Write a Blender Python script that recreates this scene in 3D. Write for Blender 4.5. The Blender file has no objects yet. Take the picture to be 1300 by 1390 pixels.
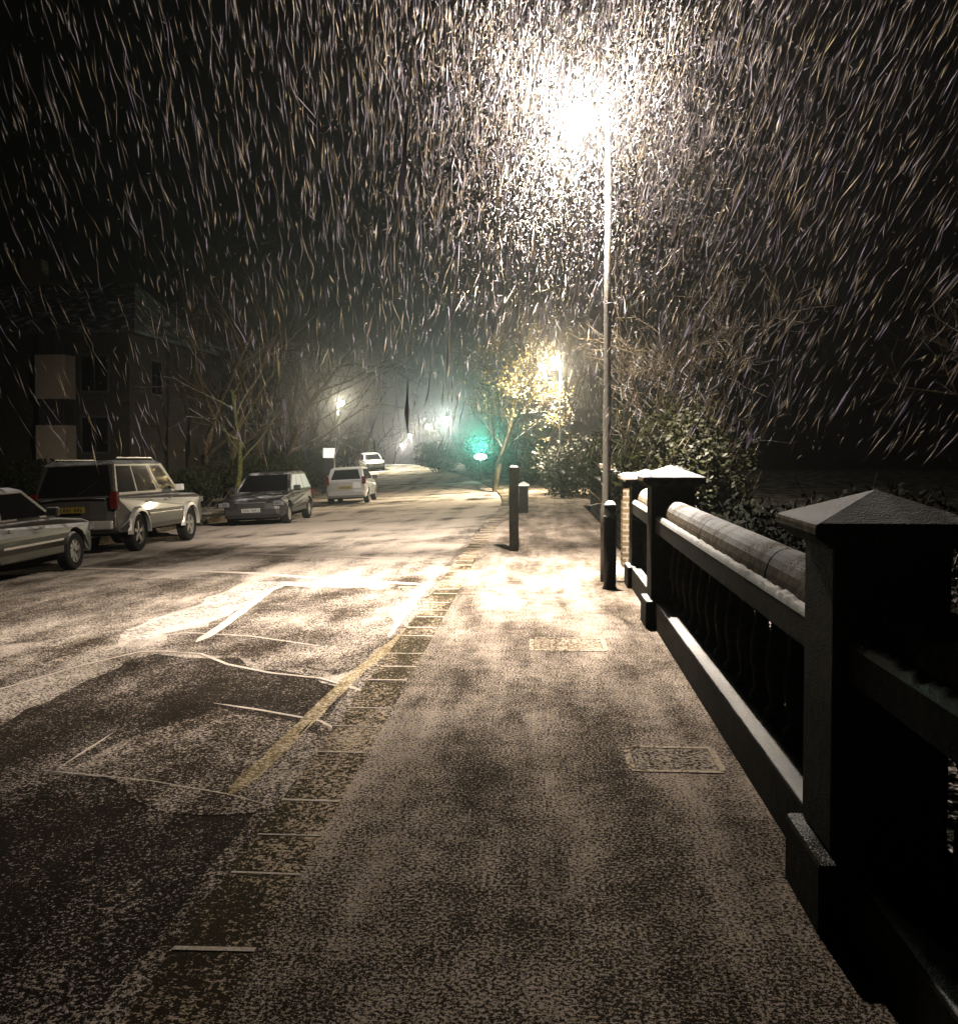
import bpy, bmesh, math, random
import numpy as np
from mathutils import Vector, Matrix, noise
R = math.radians
random.seed(7); rng = np.random.default_rng(11)
S = bpy.context.scene
COL = S.collection

# ------------------------------------------------------------------ terrain
PROF = [(-60,0),(0,0),(14,0),(29,-.22),(45,-.42),(60,-.46),(76,-.28),(90,-.10),(98,-.25),(115,-1.5),(150,-4),(200,-7.5),(420,-14)]
def prof(y):
    for (a,za),(b,zb) in zip(PROF, PROF[1:]):
        if y <= b:
            t = max(0,(y-a)/(b-a)); t = t*t*(3-2*t)*.35 + t*.65
            return za+(zb-za)*t
    return PROF[-1][1]
def bend(y):
    return 0. if y < 28 else -.0027*(y-28)**2 if y < 130 else -.0027*(102**2)-.55*(y-130)
KX, GX, LX, WX = -.92, -1.22, -10.0, 1.06     # kerb back, kerb front, far kerb, wall line
def gz(x, y, pave=False):
    """height of the street surface at x, y"""
    u = x - bend(y)
    z = prof(y)
    if u < GX and not pave:
        z -= .07 + .05*min(GX-u, 8.8)
    if u < LX and not pave: z += .09
    z += .018*math.sin(y*.85+u*.25)*max(0,min(1,(-1.3-u)/2))*max(0,min(1,(y-16)/6))
    return z
EYE = Vector((0,0,1.66)); F = 1350.; VX, VY = 733., 603.
def G(px, py):
    """where the street is under a point of the survey photograph: world metres"""
    dx, dz = (px-VX)/F, -(py-VY)/F
    y = 2.
    while y < 160:
        if 1.66+dz*y <= gz(dx*y, y): break
        y += .02
    return Vector((dx*y, y, gz(dx*y, y)))

# ------------------------------------------------------------------ materials
def newmat(name):
    m = bpy.data.materials.new(name); m.use_nodes = True
    nt = m.node_tree; nt.nodes.clear()
    out = nt.nodes.new('ShaderNodeOutputMaterial')
    return m, nt, out
def N(nt, t, **kw):
    n = nt.nodes.new(t)
    for k, v in kw.items():
        if k in n.inputs: n.inputs[k].default_value = v
        else: setattr(n, k, v)
    return n
def L(nt, a, b): nt.links.new(a, b)
def mathn(nt, op, a, b=None, clamp=False):
    n = nt.nodes.new('ShaderNodeMath'); n.operation = op; n.use_clamp = clamp
    for i, v in enumerate((a, b)):
        if v is None: continue
        if isinstance(v, (int, float)): n.inputs[i].default_value = v
        else: L(nt, v, n.inputs[i])
    return n.outputs[0]
def noise_tex(nt, scale, detail=3, vec=None, rough=.55):
    n = N(nt, 'ShaderNodeTexNoise'); n.inputs['Scale'].default_value = scale; n.inputs['Detail'].default_value = detail
    n.inputs['Roughness'].default_value = rough
    if vec is None:
        g = N(nt, 'ShaderNodeNewGeometry'); vec = g.outputs['Position']
    L(nt, vec, n.inputs['Vector']); return n.outputs['Fac']
def stretch(nt, sx, sy, sz=1):
    g = N(nt, 'ShaderNodeNewGeometry'); m = N(nt, 'ShaderNodeMapping'); m.inputs['Scale'].default_value = (sx, sy, sz)
    L(nt, g.outputs['Position'], m.inputs['Vector']); return m.outputs[0]
def sstep(nt, v, lo, hi):
    n = N(nt, 'ShaderNodeMapRange'); n.interpolation_type = 'SMOOTHSTEP'
    n.inputs['From Min'].default_value = lo; n.inputs['From Max'].default_value = hi
    L(nt, v, n.inputs['Value']); return n.outputs[0]
def mixc(nt, f, a, b):
    n = N(nt, 'ShaderNodeMix'); n.data_type = 'RGBA'
    L(nt, f, n.inputs[0])
    for i, c in ((6, a), (7, b)):
        if isinstance(c, tuple): n.inputs[i].default_value = (*c, 1)
        else: L(nt, c, n.inputs[i])
    return n.outputs[2]
def bumpn(nt, h, strength=.4, dist=.01):
    b = N(nt, 'ShaderNodeBump'); b.inputs['Strength'].default_value = strength; b.inputs['Distance'].default_value = dist
    L(nt, h, b.inputs['Height']); return b.outputs[0]

def dusted(name, base, rough=.7, snow=.5, scale=30, var=.35, metal=0., bump=.4, coat=0., brick=None, grain=140, lo=.35):
    """a surface of its own colour with wind-blown snow lying on whatever faces up"""
    m, nt, out = newmat(name)
    b = N(nt, 'ShaderNodeBsdfPrincipled')
    n1 = noise_tex(nt, scale, 4); n2 = noise_tex(nt, 3.1, 3)
    dark = tuple(c*(1-var) for c in base); lite = tuple(min(1, c*(1+var)) for c in base)
    col = mixc(nt, sstep(nt, n1, .35, .68), dark, lite)
    if brick:
        t = N(nt, 'ShaderNodeTexBrick'); tc = N(nt, 'ShaderNodeTexCoord')
        mp = N(nt, 'ShaderNodeMapping'); mp.inputs['Rotation'].default_value = (R(90), 0, 0)
        L(nt, tc.outputs['Object'], mp.inputs[0]); L(nt, mp.outputs[0], t.inputs[0])
        t.inputs['Scale'].default_value = 1; t.inputs['Brick Width'].default_value = .225; t.inputs['Row Height'].default_value = .075
        t.inputs['Mortar Size'].default_value = .012
        t.inputs['Color1'].default_value = (*base, 1); t.inputs['Color2'].default_value = (*dark, 1); t.inputs['Mortar'].default_value = (*brick, 1)
        col = t.outputs['Color']
    g = N(nt, 'ShaderNodeNewGeometry'); sp = N(nt, 'ShaderNodeSeparateXYZ'); L(nt, g.outputs['Normal'], sp.inputs[0])
    up = sstep(nt, sp.outputs['Z'], lo, lo+.4)
    gr = noise_tex(nt, grain, 2)
    cov = mathn(nt, 'ADD', mathn(nt, 'MULTIPLY', n2, .5), mathn(nt, 'MULTIPLY', gr, .5))
    f = mathn(nt, 'MULTIPLY', sstep(nt, cov, .62-snow*.3, .70-snow*.3), up)
    L(nt, mixc(nt, f, col, (.82,.84,.88)), b.inputs['Base Color'])
    if rough >= .8: b.inputs['Specular IOR Level'].default_value = .12
    if name == 'dark_glass': b.inputs['Specular IOR Level'].default_value = .12
    b.inputs['Roughness'].default_value = rough; b.inputs['Metallic'].default_value = metal
    b.inputs['Coat Weight'].default_value = coat
    if bump: L(nt, bumpn(nt, mathn(nt, 'ADD', n1, gr), bump, .006), b.inputs['Normal'])
    L(nt, b.outputs[0], out.inputs[0]); return m

def street_mat(name, base, cover, grain=55, soft=.10, wet=.5, bands=.0, big=.22, tint=(.80,.78,.76), drift=0.):
    """asphalt or paving, speckled by thin snow; cover is the share of snow"""
    m, nt, out = newmat(name)
    b = N(nt, 'ShaderNodeBsdfPrincipled')
    fa = noise_tex(nt, grain*.55, 3, rough=.6); fb = noise_tex(nt, grain*1.5, 2)
    fine = mathn(nt, 'ADD', mathn(nt, 'MULTIPLY', fa, 1.15), mathn(nt, 'MULTIPLY', fb, .85)); fine = mathn(nt, 'SUBTRACT', fine, .5)
    mid = noise_tex(nt, 1.3, 4, stretch(nt, 1.2, .5))
    med = noise_tex(nt, 7, 3)
    c = mathn(nt, 'ADD', fine, mathn(nt, 'MULTIPLY', mathn(nt, 'SUBTRACT', mid, .5), big*2.2))
    c = mathn(nt, 'ADD', c, mathn(nt, 'MULTIPLY', mathn(nt, 'SUBTRACT', med, .5), .22))
    if drift:                                                # scuffed and wind-drawn streaks along the walk
        dn = noise_tex(nt, 1., 3, stretch(nt, 3.2, .30))
        c = mathn(nt, 'ADD', c, mathn(nt, 'MULTIPLY', mathn(nt, 'SUBTRACT', dn, .5), drift))
    if bands:
        bn = noise_tex(nt, 1., 2, stretch(nt, .10, .62))
        far = N(nt, 'ShaderNodeNewGeometry'); fs = N(nt, 'ShaderNodeSeparateXYZ'); L(nt, far.outputs['Position'], fs.inputs[0])
        k = sstep(nt, fs.outputs['Y'], 10, 24)  # snow bands grow with distance, their offset whitening the dim far road
        c = mathn(nt, 'ADD', c, mathn(nt, 'MULTIPLY', mathn(nt, 'MULTIPLY', mathn(nt, 'SUBTRACT', bn, .40), bands), k))
        tr = noise_tex(nt, 1., 2, stretch(nt, 1.6, .05))
        c = mathn(nt, 'ADD', c, mathn(nt, 'MULTIPLY', mathn(nt, 'SUBTRACT', tr, .5), .55))
    th = .64-.28*cover
    f = sstep(nt, c, th-soft, th+soft)
    gr2 = noise_tex(nt, 190, 2)
    asph = mixc(nt, sstep(nt, gr2, .35, .65), tuple(v*.45 for v in base), tuple(v*1.6 for v in base))
    hue = noise_tex(nt, 24, 2)
    tw = mixc(nt, sstep(nt, hue, .42, .58), (tint[0]*.94, tint[1]*.90, tint[2]*.80), (tint[0], tint[1]*.94, tint[2]*1.04))
    sn = mixc(nt, sstep(nt, gr2, .3, .6), (tint[0]*.5, tint[1]*.46, tint[2]*.40), tw)
    L(nt, mixc(nt, f, asph, sn), b.inputs['Base Color'])
    b.inputs['Roughness'].default_value = .9; b.inputs['Specular IOR Level'].default_value = .06
    h = mathn(nt, 'ADD', mathn(nt, 'MULTIPLY', f, .6), gr2)
    L(nt, bumpn(nt, h, .4, .012), b.inputs['Normal'])
    L(nt, b.outputs[0], out.inputs[0]); return m

def emis(name, col, s):
    m, nt, out = newmat(name); e = N(nt, 'ShaderNodeEmission'); e.inputs[0].default_value = (*col, 1); e.inputs[1].default_value = s
    L(nt, e.outputs[0], out.inputs[0]); return m
def globe_mat(name, col, s):
    m, nt, out = newmat(name); e = N(nt, 'ShaderNodeEmission'); e.inputs[0].default_value = (*col, 1); e.inputs[1].default_value = s*4
    t = N(nt, 'ShaderNodeBsdfTransparent'); mx = N(nt, 'ShaderNodeMixShader'); mx.inputs[0].default_value = .12
    L(nt, t.outputs[0], mx.inputs[1]); L(nt, e.outputs[0], mx.inputs[2]); L(nt, mx.outputs[0], out.inputs[0]); return m

M = {}
M['road'] = street_mat('snow_dusted_asphalt', (.028,.020,.011), .50, grain=95, bands=.85, soft=.03, big=.32, tint=(.80,.74,.66))
M['pave'] = street_mat('snow_dusted_paving', (.026,.019,.011), .38, grain=125, big=.20, drift=.36, soft=.03, tint=(.74,.66,.57))
M['kerb'] = street_mat('snow_dusted_granite', (.034,.027,.013), .18, grain=95, big=.35, soft=.03, tint=(.72,.62,.48))
M['patch_dark'] = street_mat('bare_repair_asphalt', (.018,.013,.008), -.05, grain=100, big=.28, soft=.035, tint=(.70,.64,.58))
M['patch_mid'] = street_mat('half_bare_repair_asphalt', (.026,.018,.011), .30, grain=100, big=.28, soft=.035, tint=(.74,.68,.60))
M['patch_snow'] = street_mat('thick_snow_patch', (.04,.03,.02), .85, grain=50, big=.25, tint=(.84,.80,.75))
M['snow_line'] = street_mat('snow_in_seam', (.08,.07,.06), 1.8, grain=35, big=.4, tint=(.84,.78,.70))
M['yellow'] = street_mat('worn_yellow_paint', (.17,.13,.06), .42, grain=80, big=.3, tint=(.84,.74,.55))
M['iron'] = street_mat('snowy_cast_iron', (.03,.024,.018), .50, grain=80, big=.1, tint=(.72,.66,.56))
M['verge'] = street_mat('snowy_dark_ground', (.02,.022,.014), .32, grain=30, big=.4)
M['stone'] = dusted('shade_dark_sandstone', (.019,.015,.009), .85, .55, 18, .5, bump=.8)  # stone darkened far below the caps so shaded faces go black
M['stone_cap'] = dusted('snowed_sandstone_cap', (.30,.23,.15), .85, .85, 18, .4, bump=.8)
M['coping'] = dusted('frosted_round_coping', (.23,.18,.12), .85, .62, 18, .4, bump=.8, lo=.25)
M['snow'] = dusted('fresh_snow', (.82,.80,.77), .6, .5, 40, .08, bump=.9)
M['brick'] = dusted('yellow_stock_brick', (.27,.19,.10), .85, .6, 20, .4, brick=(.40,.36,.30))
M['brick_red'] = dusted('dull_red_brick', (.07,.042,.026), .85, .2, 20, .4, brick=(.1,.09,.075))
M['render'] = dusted('grey_render', (.03,.027,.023), .9, .4, 9, .3)
M['dark_trim'] = dusted('dark_window_trim', (.05,.047,.042), .8, .4, 9, .3)
M['panel'] = dusted('pale_pebbledash_panel', (.26,.22,.17), .9, .4, 40, .25, bump=.9)
M['slate'] = dusted('slate_roof', (.03,.03,.033), .6, .25, 14, .3)
M['white_paint'] = dusted('white_paint', (.75,.74,.70), .5, .5, 20, .06)
M['dark_paint'] = dusted('dark_paint', (.02,.02,.022), .5, .3, 20, .3)
M['wood'] = dusted('weathered_wood', (.014,.010,.007), .85, .5, 26, .5, bump=.9)
M['galv'] = dusted('galvanised_steel', (.16,.15,.13), .5, .4, 20, .15, metal=.4)
M['bark'] = dusted('bark', (.10,.075,.05), .9, .45, 14, .5, bump=.9)
M['bark_moss'] = dusted('mossy_bark', (.13,.13,.045), .9, .45, 14, .5, bump=.9)
M['twig'] = dusted('twigs', (.09,.065,.035), .8, .45, 10, .4, bump=0)
M['twig_pink'] = dusted('reddish_twigs', (.075,.058,.036), .8, .45, 10, .4, bump=0)
M['leaf_lamp_yellow'] = dusted('lamp_yellow_leaves', (.19,.15,.04), .6, .3, 6, .4, bump=0)  # the warm lamp's yellow is put into the leaf colour
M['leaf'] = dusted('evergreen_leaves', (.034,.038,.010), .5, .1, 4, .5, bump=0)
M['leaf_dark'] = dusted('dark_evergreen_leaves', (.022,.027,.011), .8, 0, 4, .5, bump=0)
M['leaf_black'] = dusted('shade_black_leaves', (.008,.010,.006), .95, -1, 4, .5, bump=0)  # leaves blackened in colour to stand for the unlit garden
M['tyre'] = dusted('tyre_rubber', (.018,.018,.018), .85, .4, 30, .3)
M['alloy'] = dusted('alloy_wheel', (.55,.53,.48), .35, .2, 30, .1, metal=.7)
M['glass'] = dusted('dark_glass', (.006,.006,.007), .03, -1, 30, .3, coat=0, bump=0)
M['glass_snow'] = dusted('frosted_side_glass', (.10,.10,.11), .3, .9, 30, .3, bump=0, lo=-.2)
M['under'] = dusted('underbody', (.008,.008,.008), .9, 0, 30, .2)
M['silver'] = dusted('silver_car_paint', (.085,.08,.073), .42, .7, 30, .08, metal=.3, coat=.25, bump=.04)
M['silver_lower'] = dusted('pale_silver_trim', (.55,.53,.48), .4, .4, 30, .05, metal=.3, coat=.3, bump=0)
M['bronze'] = dusted('grey_gold_car_paint', (.030,.026,.018), .42, .7, 30, .08, metal=.3, coat=.25, bump=.04)
M['black'] = dusted('black_car_paint', (.016,.015,.015), .5, .35, 30, .1, coat=.2, lo=.55, bump=.04)
M['white'] = dusted('white_car_paint', (.36,.35,.33), .35, 1., 30, .04, coat=.6, bump=.04)
M['chrome'] = dusted('chrome', (.7,.7,.68), .2, .2, 30, .05, metal=.9, bump=0)
M['red_lens'] = dusted('red_lens', (.12,.008,.006), .2, .1, 30, .1, coat=.6, bump=0)
M['clear_lens'] = dusted('clear_lens', (.14,.14,.15), .15, .3, 30, .1, coat=.8, bump=0)
M['plate_yellow'] = dusted('yellow_plate', (.30,.22,.03), .5, .2, 60, .1, bump=0)
M['plate_white'] = dusted('white_plate', (.30,.30,.29), .5, .2, 60, .1, bump=0)
M['ink'] = dusted('black_lettering', (.012,.012,.012), .6, 0, 60, .1, bump=0)
m, nt, out = newmat('snow_flake'); d = N(nt, 'ShaderNodeBsdfDiffuse'); d.inputs[0].default_value = (.62,.60,.60,1)
t = N(nt, 'ShaderNodeBsdfTranslucent'); t.inputs[0].default_value = (.62,.60,.60,1); mx = N(nt, 'ShaderNodeMixShader')
hv = noise_tex(nt, 2.3, 2); fc = mixc(nt, sstep(nt, hv, .38, .62), (.66,.58,.44), (.58,.55,.68)); L(nt, fc, d.inputs[0]); L(nt, fc, t.inputs[0])
L(nt, d.outputs[0], mx.inputs[1]); mx.inputs[0].default_value = .6; L(nt, t.outputs[0], mx.inputs[2]); L(nt, mx.outputs[0], out.inputs[0]); M['flake'] = m

# ------------------------------------------------------------------ mesh helpers
class MB:
    def __init__(s): s.v = []; s.f = []
    def add(s, vs, fs):
        o = len(s.v); s.v += [tuple(v) for v in vs]; s.f += [tuple(i+o for i in f) for f in fs]; return s
    def box(s, c, d, rz=0, taper=1.):
        x, y, z = d[0]/2, d[1]/2, d[2]/2; vs = []
        for k, (sx, sy, sz) in enumerate([(-1,-1,-1),(1,-1,-1),(1,1,-1),(-1,1,-1),(-1,-1,1),(1,-1,1),(1,1,1),(-1,1,1)]):
            t = taper if sz > 0 else 1
            px, py = sx*x*t, sy*y*t
            vs.append((c[0]+px*math.cos(rz)-py*math.sin(rz), c[1]+px*math.sin(rz)+py*math.cos(rz), c[2]+sz*z))
        return s.add(vs, [(0,3,2,1),(4,5,6,7),(0,1,5,4),(1,2,6,5),(2,3,7,6),(3,0,4,7)])
    def tube(s, pts, rad, n=8, cap=True):
        pts = [Vector(p) for p in pts]
        if isinstance(rad, (int, float)): rad = [rad]*len(pts)
        vs = []; fs = []
        for i, p in enumerate(pts):
            d = (pts[min(i+1, len(pts)-1)]-pts[max(i-1, 0)]).normalized()
            a = d.orthogonal().normalized() if abs(d.z) < .95 else Vector((1,0,0)).cross(d).normalized()
            b = d.cross(a)
            for k in range(n):
                t = 2*math.pi*k/n; vs.append(p+(a*math.cos(t)+b*math.sin(t))*rad[i])
        for i in range(len(pts)-1):
            for k in range(n):
                k2 = (k+1) % n; fs.append((i*n+k, i*n+k2, (i+1)*n+k2, (i+1)*n+k))
        if cap: fs += [tuple(range(n))[::-1], tuple(range((len(pts)-1)*n, len(pts)*n))]
        return s.add(vs, fs)
    def lathe(s, prof, n=16, c=(0,0,0)):
        vs = [(c[0]+r*math.cos(2*math.pi*k/n), c[1]+r*math.sin(2*math.pi*k/n), c[2]+z) for r, z in prof for k in range(n)]
        fs = [(i*n+k, i*n+(k+1)%n, (i+1)*n+(k+1)%n, (i+1)*n+k) for i in range(len(prof)-1) for k in range(n)]
        fs += [tuple(range(n))[::-1], tuple(range((len(prof)-1)*n, len(prof)*n))]
        return s.add(vs, fs)
    def build(s, name, mat, parent=None, smooth=False, bevel=0, loc=(0,0,0)):
        me = bpy.data.meshes.new(name); me.from_pydata(s.v, [], s.f); me.update()
        bm = bmesh.new(); bm.from_mesh(me); bmesh.ops.recalc_face_normals(bm, faces=bm.faces); bm.to_mesh(me); bm.free()
        me.materials.append(mat if not isinstance(mat, str) else M[mat])
        if smooth: me.shade_smooth()
        o = bpy.data.objects.new(name, me); COL.objects.link(o); o.location = loc
        if parent: o.parent = parent
        if bevel:
            b = o.modifiers.new('bevel', 'BEVEL'); b.width = bevel; b.segments = 2; b.limit_method = 'ANGLE'; b.angle_limit = R(35)
        return o
def thing(name, label, cat, loc=(0,0,0), rz=0, group=None):
    o = bpy.data.objects.new(name, None); COL.objects.link(o); o.location = loc; o.rotation_euler = (0,0,rz)
    o.empty_display_size = .2
    o['label'] = label; o['category'] = cat
    if group: o['group'] = group
    return o
def tag(o, label=None, cat=None, group=None, kind=None):
    for k, v in (('label', label), ('category', cat), ('group', group), ('kind', kind)):
        if v: o[k] = v
    return o
def copy_tree(o, parent=None):
    c = o.copy(); COL.objects.link(c); c.parent = parent
    for ch in list(o.children): copy_tree(ch, c)
    return c

# ------------------------------------------------------------------ the setting
def strip(name, u0, u1, y0, y1, nu, stepfn, mat, dz, pave, use_bend=True):
    b = MB(); ys = []; y = y0
    while y < y1: ys.append(y); y += stepfn(y)
    ys.append(y1)
    for y in ys:
        for i in range(nu+1):
            u = u0+(u1-u0)*i/nu; x = u+(bend(y) if use_bend else 0)
            b.v.append((x, y, gz(x, y, pave)+dz))
    n = nu+1
    b.f = [(j*n+i, j*n+i+1, (j+1)*n+i+1, (j+1)*n+i) for j in range(len(ys)-1) for i in range(nu)]
    return tag(b.build(name, mat, smooth=True), kind='structure')
st = lambda y: .5 if y < 60 else 2.5
# ground sheet out to the horizon
b = MB(); xs = [-400,-200,-100,-60,-40,-25,-14,-10.5,-6,0,4,8,14,25,40,80,200,400]; ys = [-60,-20,0,8,14,20,29,37,45,52,60,68,76,83,90,98,106,115,130,150,175,200,300,420,700]
for y in ys:
    for x in xs: b.v.append((x+bend(min(y, 200)), y, prof(y)-.62-(.0 if x < 2 else 0)))
n = len(xs); b.f = [(j*n+i, j*n+i+1, (j+1)*n+i+1, (j+1)*n+i) for j in range(len(ys)-1) for i in range(n-1)]
tag(b.build('ground', 'verge', smooth=True), kind='structure')
strip('road', LX, GX, -4, 230, 22, st, 'road', 0, False)
# pavement (near side) with a thickness at its road edge
strip('pavement', KX, 1.35, -4, 31, 6, st, 'pave', 0, True)
strip('pavement', KX, 3.2, 31, 230, 6, st, 'pave', 0, True)
strip('far_pavement', LX-2.0, LX-.012, -4, 230, 4, st, 'verge', .02, False)
strip('grass_bank', LX-40, LX-2.0, -4, 200, 8, lambda y: 3, 'verge', .02, False)
b = MB()                                                    # far kerb
y = -4.
while y < 110:
    y2 = y+.9; x0 = LX+bend(y); 
    b.box((x0-.06, (y+y2)/2, gz(x0+.1, y)+.03), (.13, .89, .24), rz=math.atan2(bend(y2)-bend(y), .9)*-1); y = y2
tag(b.build('far_kerb', 'kerb'), kind='structure')
# the near kerb: granite stones with snow in their joints
b = MB(); j = MB(); y = -3.
while y < 75:
    ln = random.choice((random.uniform(.36,.5), random.uniform(.5,.8))) if y < 30 else 1.2
    xa = (KX+GX)/2+bend(y+ln/2); z = gz(xa+1, y+ln/2, True)
    dzz = random.uniform(-.0015,0)
    b.box((xa, y+ln/2, z-.10+dzz-.01), (.29, ln-.003, .20), rz=-math.atan2(bend(y+ln)-bend(y), ln))
    if y < 30: j.box((xa+random.uniform(-.02,.02), y+ln+random.uniform(-.004,.004), z-.0190), (.275, random.uniform(.012,.028), .022), rz=random.uniform(-.03,.03))
    y += ln
tag(b.build('kerb', 'kerb', bevel=.008), kind='structure')
tag(j.build('kerb_joint_snow', 'snow_line'), kind='structure')
# retaining slab under the pavement edge and wall line
b = MB(); b.box((KX+1.1, 5, -.2), (2.22, 17, .36)); tag(b.build('pavement_base', 'kerb'), kind='structure')

def road_z(x, y): return gz(min(x, GX+bend(y)-.01), y)
def ribbon(name, pts, w, mat, dz, jag=.3, step=.12):
    """a thin strip lying on the street along a path of ground points"""
    P = [G(*p) if len(p) == 2 else Vector(p) for p in pts]; Q = []
    for a, c in zip(P, P[1:]):
        k = max(1, int((c-a).length/step))
        Q += [a.lerp(c, i/k) for i in range(k)]
    Q.append(P[-1]); b = MB()
    for i, q in enumerate(Q):
        d = (Q[min(i+1, len(Q)-1)]-Q[max(i-1, 0)]); d.z = 0; d.normalize(); nrm = Vector((-d.y, d.x, 0))
        e = min(1, i/2+.15, (len(Q)-1-i)/2+.15)
        ww = w*.5*e
        off = (noise.noise(q*1.7)*.5)*w*jag
        a = q+nrm*(ww*(1+jag*noise.noise(q*5.3))+off); c = q-nrm*(ww*(1+jag*noise.noise(q*4.1+Vector((9,2,1))))-off)
        m_ = q+nrm*off
        for v, h in ((a, 0), (m_, .0015), (c, 0)):
            b.v.append((min(v.x, GX+bend(v.y)-.006), v.y, road_z(v.x, v.y)+dz+h))
    b.f = [f for i in range(len(Q)-1) for f in ((i*3, i*3+1, i*3+4, i*3+3), (i*3+1, i*3+2, i*3+5, i*3+4))]
    return tag(b.build(name, mat, smooth=True), kind='structure')
def area(name, pts, mat, dz, n=.35):
    P = [G(*p) for p in pts]
    # subdivide and jitter the outline a little, then triangulate and drape
    Q = []
    for i, a in enumerate(P):
        c = P[(i+1) % len(P)]; k = max(1, int((c-a).length/.18))
        for t in range(k):
            q = a.lerp(c, t/k); q.x += .14*noise.noise(q*2.1)+.05*noise.noise(q*7.3); q.y += .16*noise.noise(q*2.7+Vector((4,4,4))); Q.append(q)
    bm = bmesh.new(); vs = [bm.verts.new((q.x, q.y, 0)) for q in Q]; bm.faces.new(vs)
    bmesh.ops.triangulate(bm, faces=bm.faces[:])
    for _ in range(3):
        lg = [e for e in bm.edges if e.calc_length() > .5]
        if not lg: break
        bmesh.ops.subdivide_edges(bm, edges=lg, cuts=1); bmesh.ops.triangulate(bm, faces=bm.faces[:])
    for v in bm.verts: v.co.x = min(v.co.x, GX+bend(v.co.y)-.006); v.co.z = road_z(v.co.x, v.co.y)+dz
    me = bpy.data.meshes.new(name); bm.to_mesh(me); bm.free(); me.materials.append(M[mat]); me.shade_smooth()
    o = bpy.data.objects.new(name, me); COL.objects.link(o); return tag(o, kind='structure')
area('road_repair', [(-260,1090),(0,985),(100,935),(185,897),(300,902),(425,935),(505,936),(470,965),(432,988),(362,1106),(250,1096),(48,1066),(-140,1120)], 'patch_dark', .004)
area('road_repair', [(230,1118),(350,1112),(420,1010),(340,985),(285,970),(200,1000),(120,1030),(60,1066),(150,1090)], 'patch_mid', .008)
area('road_repair', [(-300,1135),(48,1070),(250,1100),(362,1108),(380,1112),(325,1200),(255,1310),(190,1420),(-60,1440),(-300,1300)], 'patch_dark', .0045)
area('snow_patch', [(135,875),(165,858),(255,830),(345,792),(400,795),(330,835),(262,862),(195,880)], 'patch_snow', .004)
area('road_repair', [(272,858),(372,798),(540,806),(520,880),(455,925),(300,900),(190,890),(215,868)], 'patch_mid', .0042)
area('road_repair', [(100,789),(330,792),(250,828),(150,862),(-40,890),(-120,850)], 'patch_mid', .004)
for pts, w in [([(-60,960),(90,915),(176,894),(205,893),(262,896),(300,910),(360,922),(430,928),(505,936)], .035),
               ([(172,892),(200,872),(240,866),(330,870),(440,884)], .028),
               ([(280,966),(345,974),(430,988),(462,990)], .03), ([(46,1067),(190,1078),(300,1096),(362,1110)], .028),
               ([(52,1064),(95,1036),(135,1010)], .02), ([(0,782),(95,777),(230,779),(330,782),(430,789),(572,796)], .16),
               ([(255,880),(300,852),(360,806),(384,797)], .11), ([(330,755),(420,757),(560,760)], .12),
               ([(545,803),(573,803)], .05)]:
    ribbon('seam_snow', pts, w, 'snow_line', .007)
ribbon('yellow_line', [(300,1098),(350,1050),(412,990),(470,930),(560,845),(610,785),(648,742),(668,715)], .11, 'yellow', .008, .3)
# broken channel along the kerb: pitted dark hollows
for pts, w in [([(400,1010),(410,1000),(418,990)], .03), ([(548,866),(560,858),(572,844)], .022)]:
    ribbon('broken_gutter', pts, w, 'under', .013, .9)
ribbon('gutter', [(-1.29,1,0),(-1.29,8,0),(-1.29,14,0),(-1.29,24,0)], .10, 'patch_mid', .006, .3)

# ------------------------------------------------------------------ covers in the pavement and road
def cover(px, py, w, d, label, rect_mat='iron', rz=0., ribs=True):
    p = G(px, py); t = thing('utility_cover', label, 'drain cover', (p.x, p.y, p.z+.001), rz)
    f = MB()
    for c, s in (((0,-d/2,0),(w,.035,.016)),((0,d/2,0),(w,.035,.016)),((-w/2,0,0),(.035,d-.036,.016)),((w/2,0,0),(.035,d-.036,.016))):
        f.box((c[0],c[1],-.004), s)
    f.build('frame', 'cover_rim', t)
    q = MB(); q.box((0,0,-.004), (w-.05, d-.05, .012))
    if ribs:
        nx, ny = int(w/.05), int(d/.05)
        for i in range(nx):
            for k in range(ny): q.box((-w/2+.05+(i+.5)*(w-.1)/nx, -d/2+.05+(k+.5)*(d-.1)/ny, .003), (.028,.018,.002), rz=R(45 if (i+k)%2 else -45))
    q.build('plate', rect_mat, t); return t
M['cover_rim'] = street_mat('snowy_cover_rim', (.06,.045,.025), .75, grain=50, big=.3, tint=(.8,.72,.58))
M['cover_brown'] = street_mat('brown_wet_cover', (.12,.085,.05), .48, grain=60, big=.2, tint=(.8,.72,.60))
cover(771, 876, .60, .50, 'brown rectangular cover with rounded snow rim in bright snowy pavement', 'cover_brown', ribs=False)
cover(913, 1032, .46, .40, 'square chequered cover, dusted grey, close to the balustrade foot', 'iron')
cover(778, 786, .22, .14, 'small slotted iron cover in pavement near the round bollard', 'iron')
cover(558, 800, .30, .14, 'small iron drain cover in the road beside the kerb', 'iron')
cover(815, 778, .42, .30, 'yellowish snowy inspection cover between small cover and bollard', 'cover_brown', ribs=False)

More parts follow.
